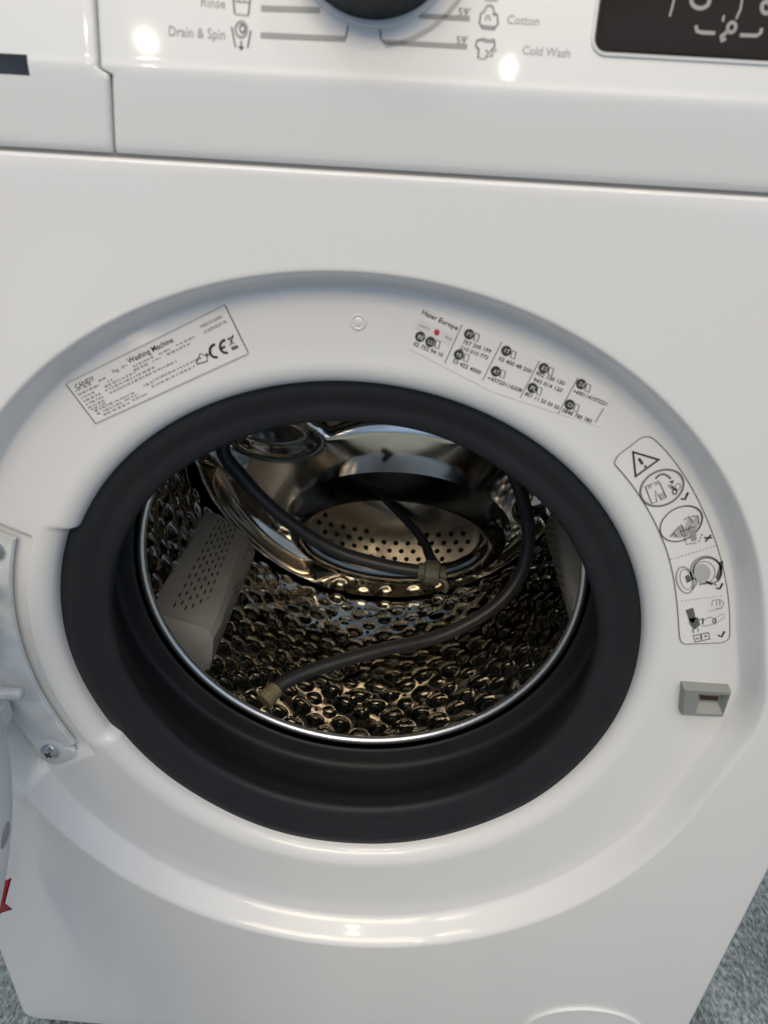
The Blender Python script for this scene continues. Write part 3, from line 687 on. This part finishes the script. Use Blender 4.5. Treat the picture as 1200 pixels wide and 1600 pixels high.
S.line('ink_mid', [(356, 528), (366, 537)], 0.0006); S.line('ink_mid', [(364, 523), (360, 540)], 0.0006); S.line('ink_mid', [(356, 530), (365, 525)], 0.0006); S.line('ink_mid', [(362, 545), (372, 541)], 0.0016)
S.build(pl, 'print')

# service phone label
pl = sticker('service_label', [(665, 478), (958, 608), (940, 668), (770, 612), (640, 545), (648, 505)])
S = Print(SY)
S.text('ink', 'Haier Europe', (658, 490), (714, 516), 8, bold=0.012)
S.poly('ink_white', [(652, 497), (708, 524), (702, 540), (648, 512)])
S.text('ink_mid', 'CANDY', (653, 509), (671, 517), 4.5); S.ellipse('ink_red', (682.5, 519), 4.2, 4.8, 0, fill=True, k=2); S.text('ink_blue', 'Haier', (694, 527), (706, 533), 5)
def badge(c, s):
    S.ellipse('ink', c, 8.0, 8.2, 0, fill=True, n=28); S.text('ink_white', s, (c[0] - 4.8, c[1] + 1.6), (c[0] + 4.2, c[1] + 5.2), 7, k=2.2)
def phone(c):
    S.line('ink_mid', [(c[0] - 2, c[1] - 7), (c[0] + 4, c[1] - 4), (c[0] + 1, c[1] + 7), (c[0] - 5, c[1] + 4)], 0.0005, closed=True)
for c, s in (((656.5, 526), 'BE'), ((672.5, 534), 'LU'), ((733, 522), 'PT'), ((717, 554), 'NL'), ((791, 548), 'IT'), ((774.5, 580), 'AT'), ((849.5, 575), 'ES'), ((832, 606), 'PL'), ((908, 600), 'DE'), ((890, 632), 'CH')): badge(c, s)
for c in ((684, 538), (745, 527), (729, 559), (802.5, 554), (786, 584), (861, 580), (843, 610.5), (919, 606), (901, 637)): phone(c)
for s, p0, p1 in (('02 752 94 10', (645, 539), (691, 558)), ('707 200 199', (722, 536), (766, 552)), ('210 010 773', (718, 545), (761, 562)), ('53 422 4000', (706, 566), (750, 585)),
                  ('02 400 48 200', (778, 562), (829, 583)), ('+43720116208', (760, 592), (814, 613)), ('902 100 150', (836, 585), (881, 602)), ('943 014 120', (832, 595), (877, 613)),
                  ('801 11 50 50 50', (819, 617), (872, 640)), ('+4901141073221', (894, 613), (947, 634)), ('0848 780 780', (877, 643), (923, 661))):
    S.text('ink', s, p0, p1, 6.5, bold=0.012)
for p0, p1 in (((722, 507), (695, 567)), ((784, 534), (754, 594)), ((843, 563), (813, 621)), ((903, 590), (872, 646))): S.line('ink_mid', [p0, p1], 0.0004)
S.line('ink_grey', [(943, 638), (930, 660)], 0.0007)
S.build(pl, 'print')

# warning pictogram label
def bez(p0, p1, p2, n=14): return [((1 - s) ** 2 * p0[0] + 2 * s * (1 - s) * p1[0] + s * s * p2[0], (1 - s) ** 2 * p0[1] + 2 * s * (1 - s) * p1[1] + s * s * p2[1]) for s in np.linspace(0, 1, n)]
edge = [(960, 722)] + bez((964, 714), (968, 708), (978, 702), 4) + bez((1000, 685), (1012, 679), (1022, 686), 6) + bez((1030, 693), (1080, 745), (1112, 830), 16)[1:] + bez((1112, 830), (1143, 910), (1140, 992), 16)[1:] \
     + bez((1139, 997), (1134, 1003), (1126, 1004), 5) + [(1076, 1006)] + bez((1070, 1006), (1063, 1004), (1062, 996), 5) + bez((1061, 990), (1058, 905), (1040, 855), 14)[1:] + bez((1040, 855), (1012, 780), (961, 726), 16)[1:]
pl = sticker('warning_label', edge)
S = Print(SY)
S.line('ink_mid', edge, 0.0005, closed=True)
S.line('ink', [(989, 706), (1029, 718), (993, 744)], 0.0021, closed=True); S.line('ink', [(998, 716), (1004, 725)], 0.0015); S.ellipse('ink', (1008, 728.5), 2, 2, 0, fill=True, n=12)
S.ellipse('ink_mid', (1034, 762), 36, 27, -27, 0.0007); S.ellipse('ink_grey', (1034, 762), 34, 25.5, -27, 0.0005)
S.line('ink_mid', [(1008, 760), (1018, 786)], 0.0006); S.line('ink_mid', [(1018, 786), (1026, 784), (1023, 765), (1033, 781), (1041, 777), (1030, 753)], 0.0006); S.line('ink_grey', [(1008, 760), (1030, 751)], 0.0005)
S.poly('ink_pale', [(1033, 781), (1041, 777), (1037, 768), (1029, 772)]); S.poly('ink_pale', [(1011, 758), (1018, 756), (1018, 762), (1013, 764)]); S.poly('ink_pale', [(1022, 757), (1028, 751), (1030, 756), (1024, 759)])
S.line('ink_mid', bez((1024, 748), (1035, 733), (1048, 748)), 0.0010); S.poly('ink', [(1045, 752), (1053, 750), (1051, 756)])
S.poly('ink_grey', [(1042, 757), (1050, 757), (1054, 765), (1048, 764)]); S.ellipse('ink_mid', (1054, 768), 3.2, 4, 0, 0.0008); S.ellipse('ink_grey', (1059, 760), 4, 5, 20, 0.0006); S.line('ink_grey', [(1050, 760), (1057, 766)], 0.0012)
S.line('ink', [(1064, 779), (1070, 780), (1075, 769)], 0.0013)
S.ellipse('ink_mid', (1064, 818), 35, 25, -30, 0.0008); S.ellipse('ink_grey', (1067, 816), 33, 23, -30, 0.0006, a0=-60, a1=60)
for pts in ([(1047, 838), (1052, 831), (1060, 825), (1064, 818), (1070, 824), (1076, 806), (1083, 812), (1090, 803), (1093, 815), (1088, 828), (1080, 836), (1062, 840)],): S.poly('ink_pale', pts)
for pts in ([(1047, 838), (1060, 822), (1066, 836)], [(1064, 820), (1072, 838), (1078, 820)], [(1068, 812), (1076, 806), (1082, 816)], [(1080, 806), (1090, 806), (1092, 818)], [(1062, 830), (1074, 826), (1086, 822)], [(1052, 833), (1058, 838)]): S.line('ink_mid', pts, 0.0006, k=2)
S.poly('ink_grey', [(1078, 828), (1087, 826), (1088, 843), (1080, 845)], k=2.5)
S.dashed('ink_mid', (1068, 836), (1072, 849), 3, 0.0007); S.dashed('ink_mid', (1072, 850), (1090, 848), 4, 0.0007); S.dashed('ink_mid', (1092, 846), (1098, 832), 3, 0.0007)
S.line('ink', [(1100, 840), (1113, 840)], 0.0010); S.line('ink', [(1102, 846), (1111, 835)], 0.0010)
S.dashed('ink_pale', (1047, 874), (1120, 852), 13, 0.0008); S.dashed('ink_pale', (1064, 939), (1130, 930), 11, 0.0007)
S.ellipse('ink_grey', (1103, 893), 24, 24, 0, 0.0012, a0=150, a1=400); S.ellipse('ink_mid', (1105, 892), 22, 21, 0, 0.0008, a0=170, a1=420); S.ellipse('ink_pale', (1097, 895), 13, 14, 0, fill=True); S.ellipse('ink_grey', (1100, 894), 17, 17, 0, 0.0006)
S.ellipse('ink_mid', (1122, 890), 3, 14, 15, 0.0022, a0=-80, a1=80); S.ellipse('ink_grey', (1070, 906), 13, 21, -15, 0.0009); S.ellipse('ink_grey', (1072, 905), 9, 16, -15, 0.0006)
S.poly('ink_mid', [(1070, 900), (1076, 897), (1080, 906), (1073, 911)]); S.line('ink_grey', [(1076, 908), (1086, 903), (1088, 912), (1082, 920)], 0.0010); S.line('ink_grey', [(1092, 913), (1112, 910), (1120, 914)], 0.0013); S.line('ink_mid', [(1103, 908), (1113, 913)], 0.0014)
S.line('ink', [(1119, 918), (1124, 920), (1129, 911)], 0.0013)
S.poly('ink_mid', [(1071, 953), (1083, 949), (1087, 966), (1083, 974), (1076, 968)]); S.poly('ink_mid', [(1076, 966), (1090, 964), (1094, 976), (1084, 984), (1077, 974)])
S.line('ink_grey', [(1082, 983), (1084, 989)], 0.0010); S.line('ink_grey', [(1090, 980), (1091, 987)], 0.0008); S.line('ink_mid', [(1092, 968), (1098, 966), (1098, 975)], 0.0010)
S.line('ink_grey', [(1097, 970), (1108, 964), (1118, 966), (1117, 974), (1106, 977), (1096, 978)], 0.0007); S.ellipse('ink_mid', (1116, 970), 2.5, 3, 0, 0.0006); S.line('ink_pale', [(1118, 965), (1130, 958), (1132, 964), (1118, 974)], 0.0006)
S.line('ink_grey', [(1112, 946), (1113, 938), (1124, 936), (1131, 942), (1128, 949), (1118, 951)], 0.0006); S.line('ink_grey', [(1119, 938), (1120, 946)], 0.0006); S.line('ink_grey', [(1124, 937), (1125, 946)], 0.0006); S.line('ink_pale', [(1106, 955), (1128, 950)], 0.0006)
S.line('ink_mid', [(1083, 993), (1107, 988), (1109, 998), (1086, 1003)], 0.0008, closed=True); S.line('ink_grey', [(1087, 998), (1092, 997)], 0.0016); S.line('ink', [(1095, 992), (1096, 999)], 0.0009); S.line('ink_grey', [(1100, 994), (1105, 993)], 0.0016)
S.line('ink', [(1122, 992), (1127, 995), (1132, 986)], 0.0013)
S.build(pl, 'print')

# ------------------------------------------------------------------ hose lying in the drum
hose = bpy.data.objects.new('hose', None); COL.objects.link(hose)
hose['label'] = 'dark grey rubber hose looped inside the washing machine drum'; hose['category'] = 'hose'
ctl = [at(420, 1088, 0.150), at(445, 1066, 0.165), at(500, 1043, 0.185), at(590, 1017, 0.210), at(690, 993, 0.235), at(770, 950, 0.255), at(812, 900, 0.270), at(826, 840, 0.280), at(815, 775, 0.285),
       at(780, 700, 0.29), at(690, 630, 0.295), at(560, 590, 0.30), at(430, 615, 0.295), at(350, 690, 0.275), at(378, 745, 0.268), at(440, 806, 0.268), at(520, 858, 0.270), at(600, 883, 0.270), at(662, 893, 0.270)]
path = smooth_prof([tuple(c_) for c_ in ctl], 10)
base = np.array([path[0][0], path[0][1], path[0][2]])
hose.location = (base[0], base[1], base[2] + Z0)
grid('tube', tube_mesh(path - base, 0.0067, 20), 'hose', hose, wrap=True, flip=True)
def along(i0, i1, ext):
    d = path[i0] - path[i1]; d /= np.linalg.norm(d); return path[i0], d
p, d = along(-1, -4, 0)
prof_t = [(-0.006, 0.0085), (0.0, 0.0092), (0.001, 0.0125), (0.014, 0.0132), (0.0155, 0.0120), (0.016, 0.0085), (0.022, 0.0082)]
grid('end_nut', tube_mesh([p + d * a_ - base for a_, _ in prof_t], np.array([b_ for _, b_ in prof_t]), 12), 'fitting', hose, wrap=True, flip=True, sharp=25)
hk = [at(683, 905, 0.262), at(694, 908, 0.258), at(698, 916, 0.256), at(695, 925, 0.256)]
grid('nut_tab', tube_mesh(smooth_prof([tuple(q - base) for q in hk], 5), 0.0025, 10), 'fitting', hose, wrap=True, flip=True)
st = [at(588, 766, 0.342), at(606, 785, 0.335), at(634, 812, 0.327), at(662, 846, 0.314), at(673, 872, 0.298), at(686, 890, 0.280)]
grid('dark_reflection_streak', tube_mesh(smooth_prof([tuple(q - base) for q in st], 5), np.linspace(0.0034, 0.0060, 26), 12), 'shade', hose, wrap=True, flip=True)  # dark tube standing in for a diagonal dark reflection across the hub plate
p, d = along(0, 3, 0)
prof_t = [(-0.010, 0.0078), (-0.002, 0.0082), (-0.0015, 0.0086), (0.0060, 0.0090), (0.0068, 0.0080)]
grid('end_collar', tube_mesh([p + d * a_ - base for a_, _ in prof_t], np.array([b_ for _, b_ in prof_t]), 14), 'brass', hose, wrap=True, flip=True, sharp=25)
